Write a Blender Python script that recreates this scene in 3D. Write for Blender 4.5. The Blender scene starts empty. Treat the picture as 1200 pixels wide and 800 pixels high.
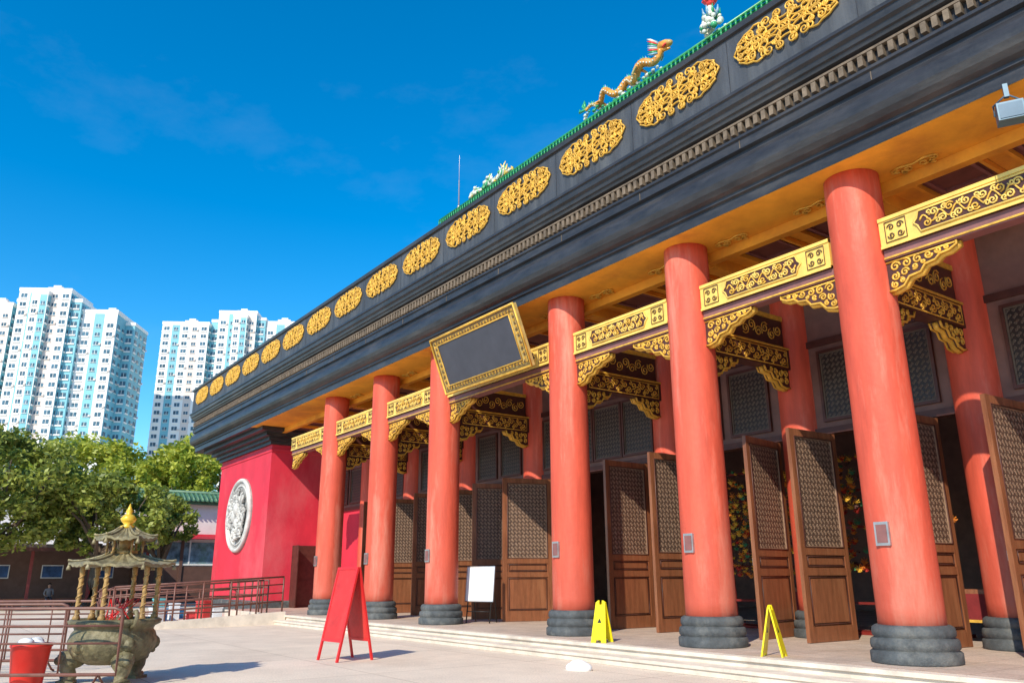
import bpy, bmesh, math, random
from mathutils import Vector, Matrix
rnd=random.Random(11)
S=bpy.context.scene
COL=S.collection
pi=math.pi
# ------------------------------------------------------------------ materials
MATS={}
def M(name,c,rough=.6,metal=0.,var=.18,scale=2.,bump=0.,bscale=30.,stretch=(1,1,1),dirt=None,dirt_amt=.35,spec=.4,joints=None,lowdirt=None):
    if name in MATS: return MATS[name]
    m=bpy.data.materials.new(name); m.use_nodes=True
    nt=m.node_tree; N=nt.nodes; L=nt.links
    b=N['Principled BSDF']
    b.inputs['Roughness'].default_value=rough; b.inputs['Metallic'].default_value=metal
    b.inputs['Specular IOR Level'].default_value=spec
    tc=N.new('ShaderNodeTexCoord'); mp=N.new('ShaderNodeMapping'); mp.inputs['Scale'].default_value=stretch
    L.new(tc.outputs['Object'],mp.inputs[0])
    n1=N.new('ShaderNodeTexNoise'); n1.inputs['Scale'].default_value=scale; n1.inputs['Detail'].default_value=6; n1.inputs['Roughness'].default_value=.65
    L.new(mp.outputs[0],n1.inputs['Vector'])
    r=N.new('ShaderNodeValToRGB')
    r.color_ramp.elements[0].position=.3; r.color_ramp.elements[1].position=.7
    lo=[max(0,x*(1-var)) for x in c]; hi=[min(1,x*(1+var)) for x in c]
    r.color_ramp.elements[0].color=(*lo,1); r.color_ramp.elements[1].color=(*hi,1)
    L.new(n1.outputs[0],r.inputs[0]); out=r.outputs[0]
    if dirt:
        n2=N.new('ShaderNodeTexNoise'); n2.inputs['Scale'].default_value=scale*.37; n2.inputs['Detail'].default_value=8; n2.inputs['Roughness'].default_value=.7
        L.new(mp.outputs[0],n2.inputs['Vector'])
        r2=N.new('ShaderNodeValToRGB'); r2.color_ramp.elements[0].position=.5; r2.color_ramp.elements[1].position=.72
        r2.color_ramp.elements[0].color=(0,0,0,1); r2.color_ramp.elements[1].color=(dirt_amt,)*3+(1,)
        L.new(n2.outputs[0],r2.inputs[0])
        mx=N.new('ShaderNodeMix'); mx.data_type='RGBA'; mx.inputs[7].default_value=(*dirt,1)
        L.new(r2.outputs[0],mx.inputs[0]); L.new(out,mx.inputs[6]); out=mx.outputs[2]
    if lowdirt:
        sp=N.new('ShaderNodeSeparateXYZ'); L.new(tc.outputs['Object'],sp.inputs[0])
        mr=N.new('ShaderNodeMapRange'); mr.inputs[1].default_value=lowdirt[0]; mr.inputs[2].default_value=lowdirt[1]; mr.inputs[3].default_value=.7; mr.inputs[4].default_value=0
        L.new(sp.outputs[2],mr.inputs[0]); mu=N.new('ShaderNodeMath'); mu.operation='MULTIPLY'; L.new(mr.outputs[0],mu.inputs[0]); L.new(n1.outputs[0],mu.inputs[1])
        mx=N.new('ShaderNodeMix'); mx.data_type='RGBA'; mx.inputs[7].default_value=(*lowdirt[2],1)
        L.new(mu.outputs[0],mx.inputs[0]); L.new(out,mx.inputs[6]); out=mx.outputs[2]
    if joints:
        br=N.new('ShaderNodeTexBrick'); br.offset=joints[2]
        br.inputs['Scale'].default_value=1; br.inputs['Brick Width'].default_value=joints[0]; br.inputs['Row Height'].default_value=joints[1]
        br.inputs['Mortar Size'].default_value=joints[3]; br.inputs['Color1'].default_value=(1,1,1,1); br.inputs['Color2'].default_value=(.90,.90,.91,1); br.inputs['Mortar'].default_value=(.6,.55,.5,1)
        L.new(tc.outputs['Object'],br.inputs['Vector'])
        mx=N.new('ShaderNodeMix'); mx.data_type='RGBA'; mx.blend_type='MULTIPLY'; mx.inputs[0].default_value=1
        L.new(out,mx.inputs[6]); L.new(br.outputs[0],mx.inputs[7]); out=mx.outputs[2]
        fn=N.new('ShaderNodeTexNoise'); fn.inputs['Scale'].default_value=35; fn.inputs['Detail'].default_value=5; fn.inputs['Roughness'].default_value=.7
        L.new(tc.outputs['Object'],fn.inputs['Vector'])
        fr=N.new('ShaderNodeMapRange'); fr.inputs[1].default_value=.3; fr.inputs[2].default_value=.7; fr.inputs[3].default_value=.70; fr.inputs[4].default_value=1.18
        L.new(fn.outputs[0],fr.inputs[0])
        mx2=N.new('ShaderNodeMix'); mx2.data_type='RGBA'; mx2.blend_type='MULTIPLY'; mx2.inputs[0].default_value=1
        L.new(out,mx2.inputs[6]); L.new(fr.outputs[0],mx2.inputs[7]); out=mx2.outputs[2]
    L.new(out,b.inputs['Base Color'])
    if bump:
        n3=N.new('ShaderNodeTexNoise'); n3.inputs['Scale'].default_value=bscale; n3.inputs['Detail'].default_value=4
        L.new(tc.outputs['Object'],n3.inputs['Vector'])
        bp=N.new('ShaderNodeBump'); bp.inputs['Strength'].default_value=bump; bp.inputs['Distance'].default_value=.02
        L.new(n3.outputs[0],bp.inputs['Height']); L.new(bp.outputs[0],b.inputs['Normal'])
    MATS[name]=m; return m
salmon=M('salmon_column_paint',(.66,.098,.052),.55,var=.2,scale=1.5,stretch=(3.0,3.0,.45),bump=.3,bscale=9,dirt=(.80,.36,.25),dirt_amt=.65,lowdirt=(.4,2.4,(.28,.09,.06)))
crimson=M('crimson_wall_paint',(.64,.032,.058),.6,var=.16,scale=.8,bump=.15,bscale=14,dirt=(.72,.20,.20),dirt_amt=.5,stretch=(1,1,.5))
stone_base=M('charcoal_ringed_stone',(.075,.082,.085),.75,var=.35,scale=6,bump=.5,bscale=40,dirt=(.24,.235,.21),dirt_amt=.6)
black=M('black_cornice_tile',(.034,.033,.036),.38,var=.4,scale=1.6,stretch=(.8,.8,3),bump=.3,bscale=16,dirt=(.115,.105,.095),dirt_amt=.5)
greyf=M('grey_slate_fascia',(.060,.063,.070),.55,var=.35,scale=1.1,stretch=(4,4,.4),bump=.25,bscale=22,dirt=(.15,.15,.145),dirt_amt=.55)
tan=M('weathered_brown_dentil',(.17,.125,.085),.75,var=.45,scale=5,bump=.3)
gold=M('gold_paint',(.76,.43,.06),.38,metal=.08,var=.28,scale=7,bump=.3,bscale=50,dirt=(.32,.16,.03),dirt_amt=.7)
yellow=M('yellow_enamel',(.86,.58,.13),.42,var=.15,scale=4,bump=.1,dirt=(.52,.32,.08),dirt_amt=.5)
darkb=M('dark_maroon_lacquer',(.085,.03,.022),.45,var=.3,scale=5)
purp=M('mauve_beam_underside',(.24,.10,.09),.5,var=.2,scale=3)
orange=M('orange_soffit_paint',(.90,.38,.035),.6,var=.2,scale=1.2,bump=.1,dirt=(.48,.15,.03),dirt_amt=.75)
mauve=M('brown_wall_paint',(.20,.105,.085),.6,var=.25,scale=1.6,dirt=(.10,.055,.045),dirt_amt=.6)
coffer=M('dark_coffer',(.17,.06,.045),.6,var=.25,scale=2)
woodb=M('brown_door_wood',(.235,.085,.038),.34,var=.3,scale=3,stretch=(5,5,.6),bump=.1,dirt=(.38,.17,.08),dirt_amt=.5)
lattm=M('bronze_lattice',(.32,.205,.135),.42,var=.35,scale=8)
lattb=M('lattice_backing',(.10,.06,.042),.5,var=.3,scale=6)
latd=M('dark_brown_lattice',(.13,.10,.075),.5,var=.25,scale=8)
whites=M('grey_white_carved_stone',(.60,.58,.54),.75,var=.25,scale=3,bump=.5,dirt=(.28,.27,.25),dirt_amt=.8)
greent=M('green_glazed_tile',(.03,.27,.09),.3,var=.35,scale=9)
greenm=M('muted_green_tile',(.09,.19,.11),.45,var=.45,scale=5)
floorm=M('pink_grey_paving',(.62,.49,.39),.55,var=.14,scale=2,bump=.15,dirt=(.42,.31,.23),dirt_amt=.6,joints=(.6,.6,0,.008))
stepm=M('pale_granite_step',(.70,.61,.50),.75,var=.15,scale=3,bump=.2,dirt=(.38,.31,.25),dirt_amt=.6)
redp=M('red_sign_paint',(.66,.02,.02),.4,var=.1,scale=3)
yelp=M('yellow_plastic',(.88,.70,.01),.35,var=.06,scale=3)
whitp=M('white_paint',(.8,.8,.79),.5,var=.06,scale=3)
steel=M('brushed_steel',(.45,.43,.42),.35,metal=.7,var=.15,scale=6)
rail=M('brown_painted_rail',(.17,.07,.05),.4,var=.25,scale=6)
blackp=M('black_plastic',(.02,.02,.02),.4)
potm=M('weathered_olive_bronze',(.145,.125,.065),.55,var=.5,scale=7,bump=.9,bscale=18,dirt=(.36,.30,.18),dirt_amt=.6)
bark=M('bark',(.12,.085,.06),.9,var=.3,scale=8,bump=.6)
slate=M('slate_panel',(.06,.06,.075),.45,var=.15,scale=2)
skinm=M('skin',(.45,.26,.18),.5); hairm=M('hair',(.015,.012,.01),.5)
shirt_r=M('red_shirt',(.5,.03,.03),.8); shirt_g=M('grey_shirt',(.25,.25,.28),.8); pants=M('dark_trousers',(.03,.035,.06),.8)
blue=M('blue_poster',(.035,.10,.26),.5,var=.7,scale=1.6)
whitewall=M('pale_pink_wall',(.80,.72,.69),.7,var=.06,scale=1,dirt=(.55,.45,.42),dirt_amt=.4)
def leafmat(name,a,b):
    m=bpy.data.materials.new(name); m.use_nodes=True; nt=m.node_tree;N=nt.nodes;L=nt.links
    p=N['Principled BSDF']; p.inputs['Roughness'].default_value=.5
    g=N.new('ShaderNodeNewGeometry'); n=N.new('ShaderNodeTexNoise'); n.inputs['Scale'].default_value=.9; n.inputs['Detail'].default_value=5
    L.new(g.outputs['Position'],n.inputs['Vector'])
    ad=N.new('ShaderNodeMath'); ad.operation='MULTIPLY_ADD'; ad.inputs[1].default_value=.35
    L.new(g.outputs['Random Per Island'],ad.inputs[0]); L.new(n.outputs[0],ad.inputs[2])
    r=N.new('ShaderNodeValToRGB'); r.color_ramp.elements[0].position=.42; r.color_ramp.elements[1].position=.82
    r.color_ramp.elements[0].color=(*a,1); r.color_ramp.elements[1].color=(*b,1)
    L.new(ad.outputs[0],r.inputs[0]); L.new(r.outputs[0],p.inputs['Base Color'])
    tr=N.new('ShaderNodeBsdfTranslucent'); L.new(r.outputs[0],tr.inputs[0]); ms=N.new('ShaderNodeMixShader'); ms.inputs[0].default_value=.35
    L.new(p.outputs[0],ms.inputs[1]); L.new(tr.outputs[0],ms.inputs[2]); L.new(ms.outputs[0],N['Material Output'].inputs[0])
    MATS[name]=m; return m
leafd=leafmat('foliage_mid',(.08,.13,.02),(.38,.42,.07))
leafl=leafmat('foliage_light',(.17,.25,.02),(.56,.56,.065))
groundm=M('pale_concrete_ground',(.78,.655,.52),.8,var=.10,scale=.8,bump=.35,bscale=45,dirt=(.52,.41,.31),dirt_amt=.6,joints=(3.2,3.2,0,.010))
# ------------------------------------------------------------------ mesh builder
class MB:
    def __init__(s): s.v=[];s.f=[];s.m=[];s.s=[]
    def add(s,vs,fs,mi=0,sm=False):
        o=len(s.v)
        s.v.extend([tuple(v) for v in vs])
        for f in fs: s.f.append([i+o for i in f]); s.m.append(mi); s.s.append(sm)
    def box(s,x0,y0,z0,x1,y1,z1,mi=0):
        s.add([(x0,y0,z0),(x1,y0,z0),(x1,y1,z0),(x0,y1,z0),(x0,y0,z1),(x1,y0,z1),(x1,y1,z1),(x0,y1,z1)],
          [(0,3,2,1),(4,5,6,7),(0,1,5,4),(1,2,6,5),(2,3,7,6),(3,0,4,7)],mi)
    def lathe(s,prof,n=32,mi=0,c=(0,0,0),sm=True,cap=True):
        vs=[];fs=[]
        for r,z in prof:
            for k in range(n):
                a=2*pi*k/n; vs.append((c[0]+r*math.cos(a),c[1]+r*math.sin(a),c[2]+z))
        for i in range(len(prof)-1):
            for k in range(n):
                a=i*n+k;b=i*n+(k+1)%n; fs.append((a,b,b+n,a+n))
        s.add(vs,fs,mi,sm)
        if cap:
            o=len(s.v)-len(vs)
            s.f.append([o+k for k in range(n)]);s.m.append(mi);s.s.append(False)
            s.f.append([o+(len(prof)-1)*n+k for k in range(n)]);s.m.append(mi);s.s.append(False)
    def tube(s,pts,r,n=6,mi=0,ref=(0,0,1),closed=False,radii=None,flat=1.,sm=True):
        P=[Vector(p) for p in pts]; ref=Vector(ref); vs=[];fs=[];k=len(P)
        for i,p in enumerate(P):
            if closed: t=P[(i+1)%k]-P[i-1]
            else: t=P[min(i+1,k-1)]-P[max(i-1,0)]
            if t.length<1e-9: t=Vector((1,0,0))
            t.normalize(); a=t.cross(ref)
            if a.length<.05: a=t.cross(Vector((1,.01,0)))
            a.normalize(); b=a.cross(t); rr=radii[i] if radii else r
            for j in range(n):
                w=2*pi*(j+.5)/n; vs.append(p+a*math.cos(w)*rr+b*math.sin(w)*rr*flat)
        for i in range(k if closed else k-1):
            for j in range(n):
                a=i*n+j;b=i*n+(j+1)%n;c=((i+1)%k)*n; fs.append((a,b,c+(j+1)%n,c+j))
        if not closed:
            fs.append(tuple(range(n))); fs.append(tuple((k-1)*n+j for j in range(n)))
        s.add(vs,fs,mi,sm)
    def extr(s,poly,f,d0,d1,mi=0):
        n=len(poly); vs=[f(a,b,d0) for a,b in poly]+[f(a,b,d1) for a,b in poly]
        fs=[tuple(range(n)),tuple(range(n,2*n))]+[(i,(i+1)%n,(i+1)%n+n,i+n) for i in range(n)]
        s.add(vs,fs,mi)
    def sphere(s,c,r,mi=0,n=12,m=8,sc=(1,1,1)):
        vs=[];fs=[]
        for i in range(m+1):
            t=pi*i/m
            for j in range(n):
                a=2*pi*j/n; vs.append((c[0]+r*sc[0]*math.sin(t)*math.cos(a),c[1]+r*sc[1]*math.sin(t)*math.sin(a),c[2]+r*sc[2]*math.cos(t)))
        for i in range(m):
            for j in range(n):
                fs.append((i*n+j,i*n+(j+1)%n,(i+1)*n+(j+1)%n,(i+1)*n+j))
        s.add(vs,fs,mi,True)
    def rings(s,x0,x1,y0,y1,prof,mi):
        vs=[];
        for o,z in prof: vs+=[(x0-o,y0-o,z),(x1+o,y0-o,z),(x1+o,y1+o,z),(x0-o,y1+o,z)]
        for i in range(len(prof)-1):
            m=mi[i] if isinstance(mi,list) else mi
            s.add(vs[i*4:i*4+8],[(k,(k+1)%4,(k+1)%4+4,k+4) for k in range(4)],m)
    def obj(s,name,mats,parent=None,loc=(0,0,0),rot=(0,0,0),norm=True):
        me=bpy.data.meshes.new(name); me.from_pydata(s.v,[],s.f)
        for m in mats: me.materials.append(m)
        me.polygons.foreach_set('material_index',s.m); me.polygons.foreach_set('use_smooth',s.s)
        if norm:
            bm=bmesh.new(); bm.from_mesh(me); bmesh.ops.recalc_face_normals(bm,faces=bm.faces); bm.to_mesh(me); bm.free()
        me.update()
        o=bpy.data.objects.new(name,me); COL.objects.link(o)
        if parent is not None: o.parent=parent
        o.location=loc; o.rotation_euler=rot
        return o
def tag(o,label,cat,group=None,kind=None):
    o['label']=label;o['category']=cat
    if group:o['group']=group
    if kind:o['kind']=kind
def thing(name,label,cat,loc=(0,0,0),rz=0,group=None):
    o=bpy.data.objects.new(name,None); COL.objects.link(o); o.location=loc; o.rotation_euler=(0,0,rz); o.empty_display_size=.3
    tag(o,label,cat,group); return o
def dup(o,parent=None,loc=None,rot=None):
    c=o.copy(); COL.objects.link(c)
    if parent is not None: c.parent=parent
    if loc is not None: c.location=loc
    if rot is not None: c.rotation_euler=rot
    for ch in list(o.children):
        if ch is c: continue
        d=ch.copy(); COL.objects.link(d); d.parent=c
    return c
def spiral(cx,cy,r0,turns,a0,d=1,n=22,end=.18):
    return [(cx+(r0*(1-(1-end)*i/n))*math.cos(a0+d*2*pi*turns*i/n),cy+(r0*(1-(1-end)*i/n))*math.sin(a0+d*2*pi*turns*i/n)) for i in range(n+1)]
# ------------------------------------------------------------------ setting
g=MB(); g.add([(-2500,-2500,0),(2500,-2500,0),(2500,2500,0),(-2500,2500,0)],[(0,1,2,3)])
go=g.obj('ground',[groundm]); tag(go,'pale sunlit concrete forecourt','ground',kind='structure')
# ------------------------------------------------------------------ TEMPLE
TB=Vector((-17,12,0))
temple=thing('temple_hall','long red-columned temple hall with black cornice and gold medallions','temple',TB)
def tp(mb,name,mats,parent=temple,loc=(0,0,0),rot=(0,0,0)):
    return mb.obj(name,mats,parent,Vector(loc)-TB if parent is temple else loc,rot)
CX=[-6.56,-10.3,-14.17,-19.8,-23.6,-27.6]
YO,YI=11.9,15.3
PZ=.3; CZ=7.95
p=MB()
p.box(-35.19,10.75,0.004,1.2,29,PZ-.003,0); p.box(-28.2,10.33,.004,1.2,10.749,.15,0)
p.box(-28.2,10.70,PZ-.06,1.2,10.9,PZ,0)
p.box(-28.2,10.30,.10,1.2,10.34,.151,0)
tp(p,'platform',[stepm])
p=MB()
p.box(-35.19,10.91,PZ-.001,1.19,28.9,PZ+.004,0)
tp(p,'porch_floor',[floorm])
def column_mesh(h,r,seed):
    c=MB(); rr=random.Random(seed); pr=[(r*1.0,.4)]+[(r*(1-.04*t/20)*(1+rr.uniform(-.004,.004)),.4+(h-.4)*t/20) for t in range(1,21)]
    c.lathe(pr,48,0); return c
def base_mesh(r):
    c=MB(); k=r/.46
    pr=[(.60*k,0),(.61*k,.03),(.61*k,.15),(.59*k,.17),(.57*k,.175),(.57*k,.19),(.59*k,.21),(.595*k,.26),(.585*k,.32),(.56*k,.34),(.535*k,.345),(.535*k,.36),(.555*k,.38),(.56*k,.43),(.545*k,.49),(.50*k,.52),(.40*k,.525)]
    c.lathe(pr,48,0); return c
cm=column_mesh(CZ-PZ,.46,1)
c0=tp(cm,'column',[salmon],loc=(CX[0],YO,PZ)); b0=base_mesh(.46).obj('column_base',[stone_base],c0)
pl=MB(); pl.box(-.11,-.49,1.62,.11,-.44,1.96,0); pl.box(-.08,-.497,1.66,.08,-.489,1.92,1)
plo=pl.obj('notice_plate',[steel,purp],c0)
for i,x in enumerate(CX[1:]):
    n_=dup(c0,temple,Vector((x,YO,PZ))-TB,(0,0,(i+1)*1.1))
    for ch in n_.children:
        if ch.name.startswith('notice_plate'): ch.rotation_euler=(0,0,-(i+1)*1.1)
ci=column_mesh(CZ-PZ,.45,2); cin=tp(ci,'inner_column',[salmon],loc=(CX[0],YI,PZ)); base_mesh(.45).obj('column_base',[stone_base],cin)
for i,x in enumerate(CX[1:]+[-31.4]): dup(cin,temple,Vector((x,YI,PZ))-TB,(0,0,i*1.3))
# cornice
cor=MB()
prof=[(11.15,7.952),(11.15,8.16),(11.09,8.18),(11.09,8.24),(11.0,8.28),(10.93,8.36),(10.89,8.47),(10.885,8.58),(10.91,8.70),(10.97,8.80),(11.05,8.86),(11.05,8.92),(10.97,8.95),(10.97,9.12),(10.93,9.14),(10.93,9.19),(11.06,9.2),(11.06,9.58),(10.96,9.6),(10.94,9.66),(10.90,9.68),(10.88,9.76),(10.82,9.80),(10.80,9.92),(10.76,9.94),(10.76,10.0),(10.85,10.02),(10.85,11.2),(10.79,11.22),(10.77,11.32),(10.85,11.34)]
mi=[0]*(len(prof)-1); mi[26]=1
X0,X1=-43.3,9.3
cor.rings(X0,X1,11.95,29,[(11.95-y,z) for y,z in prof],mi)
x=X0-.95
while x<X1+.9:
    cor.box(x,10.96,9.28,x+.085,11.07,9.46,2); x+=.17
cor.box(X0-.97,10.955,9.47,X1+.97,11.05,9.51,2)
y=11.2
while y<28:
    cor.box(X0-1.0,y,9.28,X0-.88,y+.085,9.46,2); y+=.17
for i in range(-10,10):
    xx=-17+2.56*i-1.28
    cor.box(xx-.006,10.844,10.03,xx+.006,10.852,11.19,0); cor.box(xx-.006,10.962,8.96,xx+.006,10.975,9.11,2)
cor.add([(X0-1.1,10.85,11.33),(X1+1.1,10.85,11.33),(X1+1.1,30.1,11.33),(X0-1.1,30.1,11.33)],[(0,1,2,3)],1)
cornice=tp(cor,'cornice',[black,greyf,tan])
def medallion():
    m=MB()
    def put(path,closed=False,r=.02,dy=0.):
        m.tube([(x,dy,z) for x,z in path],r,5,0,ref=(0,1,0),closed=closed,flat=1.5)
    n=260
    put([( .90*math.cos(t)+.115*math.cos(-17*t), .29*math.sin(t)+.10*math.sin(-17*t)) for t in [2*pi*i/n for i in range(n)]],True,.0175)
    put([( .60*math.cos(t)+.14*math.cos(-11*t+pi), .19*math.sin(t)+.10*math.sin(-11*t+pi)) for t in [2*pi*i/180 for i in range(180)]],True,.0165,-.015)
    put([( .22*math.cos(t)+.09*math.cos(-5*t), .13*math.sin(t)+.08*math.sin(-5*t)) for t in [2*pi*i/80 for i in range(80)]],True,.0165,-.02)
    for s_ in (-1,1):
        put([(s_*q[0],s_*q[1]) for q in spiral(.05,0,.07,1.3,pi,1,14)],False,.016,-.02)
    for sx in (-1,1):
        for sz in (-1,1):
            for (cx,cz,r,t,a,d) in [(.36,.30,.10,1.5,-1,1),(.70,.23,.10,1.5,-2,1),(.95,.09,.09,1.4,2.2,-1),(.12,.32,.085,1.4,0,1),(.60,.06,.09,1.5,1,-1),(.38,.07,.07,1.3,3,1),(.52,.20,.07,1.4,2,1),(.84,.2,.06,1.3,1,1),(.24,.20,.06,1.3,4,-1),(.78,.06,.06,1.3,0,1)]:
                pth=spiral(cx,cz,r,t,a,d,18); put([(sx*q[0],sz*q[1]) for q in pth],False,.0155,-.012)
            put([(sx*x,sz*z) for x,z in [(1.10,.0),(1.05,.07),(.97,.15),(1.0,.2),(.9,.25),(.84,.30),(.7,.33),(.62,.38),(.5,.36)]],False,.0175)
    return m
mm=medallion()
MX=[-17+2.56*i for i in range(-10,9)]
m0=mm.obj('medallion',[gold],cornice,(MX[0],10.815,10.72))
for x in MX[1:]:
    d=m0.copy(); COL.objects.link(d); d.parent=cornice; d.location=(x,10.815,10.72)
# wings
def wing(w,x0,x1):
    w.box(x0,12.2,0,x1,28.6,7.5,0)
    w.rings(x0,x1,12.2,28.6,[(.0,7.28),(.12,7.28),(.12,7.42),(.26,7.44),(.26,7.58),(.46,7.60),(.46,7.76),(.78,7.78),(.78,7.94),(.0,7.945)],1)
    w.rings(x0,x1,12.2,28.6,[(0,.0),(.06,.0),(.06,.55),(.02,.6),(0,.6)],2)
    w.rings(x0,x1,12.2,28.6,[(0,6.95),(.04,6.97),(.04,7.1),(0,7.12)],0)
    w.add([(x0-1.8,11.16,7.953),(x1+(.0),11.16,7.953),(x1,29.7,7.953),(x0-1.8,29.7,7.953)],[(0,1,2,3)],1)
w=MB(); wing(w,-42.6,-35.2)
wl=tp(w,'end_wing',[crimson,black,stone_base])
w=MB(); wing(w,1.2,8.6)
w2=tp(w,'end_wing',[crimson,black,stone_base])
d=MB()
def dy(a,b,c): return (a,c,b)
circ=[(1.72*math.cos(2*pi*i/64),1.72*math.sin(2*pi*i/64)) for i in range(64)]
d.extr(circ,dy,-.06,.02,0)
d.tube([(1.62*math.cos(2*pi*i/64),-.07,1.62*math.sin(2*pi*i/64)) for i in range(64)],.10,8,1,ref=(0,1,0),closed=True)
d.tube([(1.36*math.cos(2*pi*i/64),-.07,1.36*math.sin(2*pi*i/64)) for i in range(64)],.05,6,1,ref=(0,1,0),closed=True)
for k in range(80):
    a=rnd.uniform(0,2*pi); rr=1.12*math.sqrt(rnd.random()); sp=spiral(rr*math.cos(a),rr*math.sin(a),rnd.uniform(.12,.26),1.3,rnd.uniform(0,6),rnd.choice((-1,1)),14)
    d.tube([(q[0],-.14-rnd.random()*.12,q[1]) for q in sp],.06,5,rnd.choice((0,1)),ref=(0,1,0))
for (cx,cz,r) in [(.1,.25,.35),(-.25,-.1,.3),(.2,-.35,.3),(.0,.7,.18),(-.5,.45,.2),(.6,.1,.2)]:
    d.sphere((cx,-.12,cz),r,1,14,8,(1,.7,1))
disc=d.obj('carved_disc',[M('mid_grey_stone',(.34,.33,.31),.8,var=.3,scale=4,bump=.5),whites],wl,(-38.9,12.19,4.4))  # darker grey stone on the backing plate and some scrolls
sd=MB(); sd.box(0,-1.1,0,.10,0,2.6,0); sd.box(.10,-1.02,.1,.13,-.08,1.1,1); sd.box(.10,-1.02,1.2,.13,-.08,2.5,1); sd.box(.0,-1.14,0,.7,-1.1,2.6,1)
tp(sd,'side_door',[darkb,darkb],loc=(-35.19,14.6,PZ+.005))
mw=MB()
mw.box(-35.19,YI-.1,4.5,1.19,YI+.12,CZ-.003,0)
mw.box(-35.19,YI-.16,4.36,1.19,YI+.16,4.5,1)
mw.box(-35.19,YI-.15,6.28,1.19,YI-.1,6.42,1)
mw.box(-35.19,28.3,PZ,1.19,28.6,CZ-.003,0)
mw.box(-35.19,YI-.08,PZ+.004,-31.4,YI+.1,4.36,2)
mw.box(-3.0,YI-.08,PZ+.004,1.19,YI+.1,4.36,2)
mw.box(-35.18,YI+.17,CZ-.25,1.18,28.29,CZ-.002,1)
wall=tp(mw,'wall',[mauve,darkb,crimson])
def lattice(w,h,cell):
    l=MB(); l.box(0,-.008,0,w,.008,h,1)
    nx=max(2,round(w/cell)); nz=max(2,round(h/cell)); cw=w/nx; ch=h/nz
    for i in range(nx):
        for j in range(nz):
            cx=(i+.5)*cw;cz=(j+.5)*ch; r=min(cw,ch)*.40
            for s_ in (-1,1):
                l.tube([(q[0],0,q[1]) for q in spiral(cx+s_*cw*.16,cz+s_*ch*.16,r*.66,1.15,(0 if s_>0 else pi)+(i+j)%2*pi/2,s_,7,.3)],.0125,4,0,ref=(0,1,0))
            if (i+j)%2: l.tube([(cx-cw/2,0,cz-ch/2),(cx+cw/2,0,cz+ch/2)],.010,4,0,ref=(0,1,0))
            else: l.tube([(cx-cw/2,0,cz+ch/2),(cx+cw/2,0,cz-ch/2)],.010,4,0,ref=(0,1,0))
    for (a,b,c,e) in [(0,0,w,.03),(0,h-.03,w,h),(0,.03,.03,h-.03),(w-.03,.03,w,h-.03)]: l.box(a,-.03,b,c,.03,e,0)
    return l
wf=MB()
W=1.02;H=1.42
for (a,b,c,e) in [(-.06,-.06,W+.06,0),(-.06,H,W+.06,H+.06),(-.06,0,0,H),(W,0,W+.06,H)]: wf.box(a,-.06,b,c,.02,e,0)
win0=tp(wf,'window',[darkb],loc=(0,YI-.11,4.68)); lw=lattice(W,H,.115); lw.obj('lattice_panel',[latd,M('window_dark_backing',(.03,.022,.02),.4)],win0)
first=True
edges=[-2.8]+CX+[-31.4,-35.2]
for i in range(len(edges)-1):
    a,b=edges[i]-.45,edges[i+1]+.45
    L_=a-b; n=4 if L_>4.5 else 3
    if L_<2.7: n=2
    gap=(L_-n*(W+.12))/(n+1)
    if gap<0: n-=1; gap=(L_-n*(W+.12))/(n+1)
    for k in range(n):
        xx=b+gap*(k+1)+(W+.12)*k+.06
        if first: win0.location=Vector((xx,YI-.11,4.68))-TB; first=False
        else: dup(win0,temple,Vector((xx,YI-.11,4.68))-TB)
# doors
DW,DH=1.5,4.02
dm=MB()
st=.13
dm.box(0,-.04,0,st,.04,DH,0); dm.box(DW-st,-.04,0,DW,.04,DH,0)
for z0,z1 in [(0,.28),(1.2,1.34),(1.58,1.72),(DH-.14,DH)]: dm.box(st,-.037,z0,DW-st,.037,z1,0)
for z0,z1 in [(.28,1.2),(1.34,1.58)]:
    dm.box(st,-.015,z0,DW-st,.015,z1,0); dm.box(st+.09,-.032,z0+.06,DW-st-.09,.032,z1-.06,0)
    for yy in (-.03,.03): dm.tube([(st+.05,yy,z0+.035),(DW-st-.05,yy,z0+.035),(DW-st-.05,yy,z1-.035),(st+.05,yy,z1-.035)],.014,4,2,ref=(0,1,0),closed=True)
for yy in (-.035,.035): dm.tube([(st+.01,yy,1.73),(DW-st-.01,yy,1.73),(DW-st-.01,yy,DH-.15),(st+.01,yy,DH-.15)],.02,4,2,ref=(0,1,0),closed=True)
for z in (.4,2,3.6): dm.box(-.02,-.055,z,.06,-.04,z+.16,1)
dm.box(DW-.10,-.06,1.40,DW-.03,-.04,1.55,1)
door0=tp(dm,'door',[woodb,steel,darkb],loc=(0,0,PZ+.01))
lm=lattice(DW-2*st,DH-.14-1.72,.112); lm.obj('lattice_panel',[lattm,lattb],door0,(st,0,1.72))
isfirst=[True]
def place_door(hx,vx,vy,hy=YI-.12):
    a=math.atan2(vy,vx); loc=Vector((hx,hy,PZ+.012))-TB
    if isfirst[0]: door0.location=loc; door0.rotation_euler=(0,0,a); isfirst[0]=False
    else: dup(door0,temple,loc,(0,0,a))
RV=[(-.05,-1.5),(-.04,-1.5),(-.02,-1.5),(-.5,-1.4),(-.4,-1.4),(-.3,-1.4)]
LV=[(-.08,-1.5),(.22,-1.48),(.0,-1.5),(-.6,-1.35),(-.4,-1.4),(-.3,-1.4)]
for i,x in enumerate(CX):
    place_door(x+.78,*RV[i]); place_door(x-(.56 if i==1 else .80),*LV[i])
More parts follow.
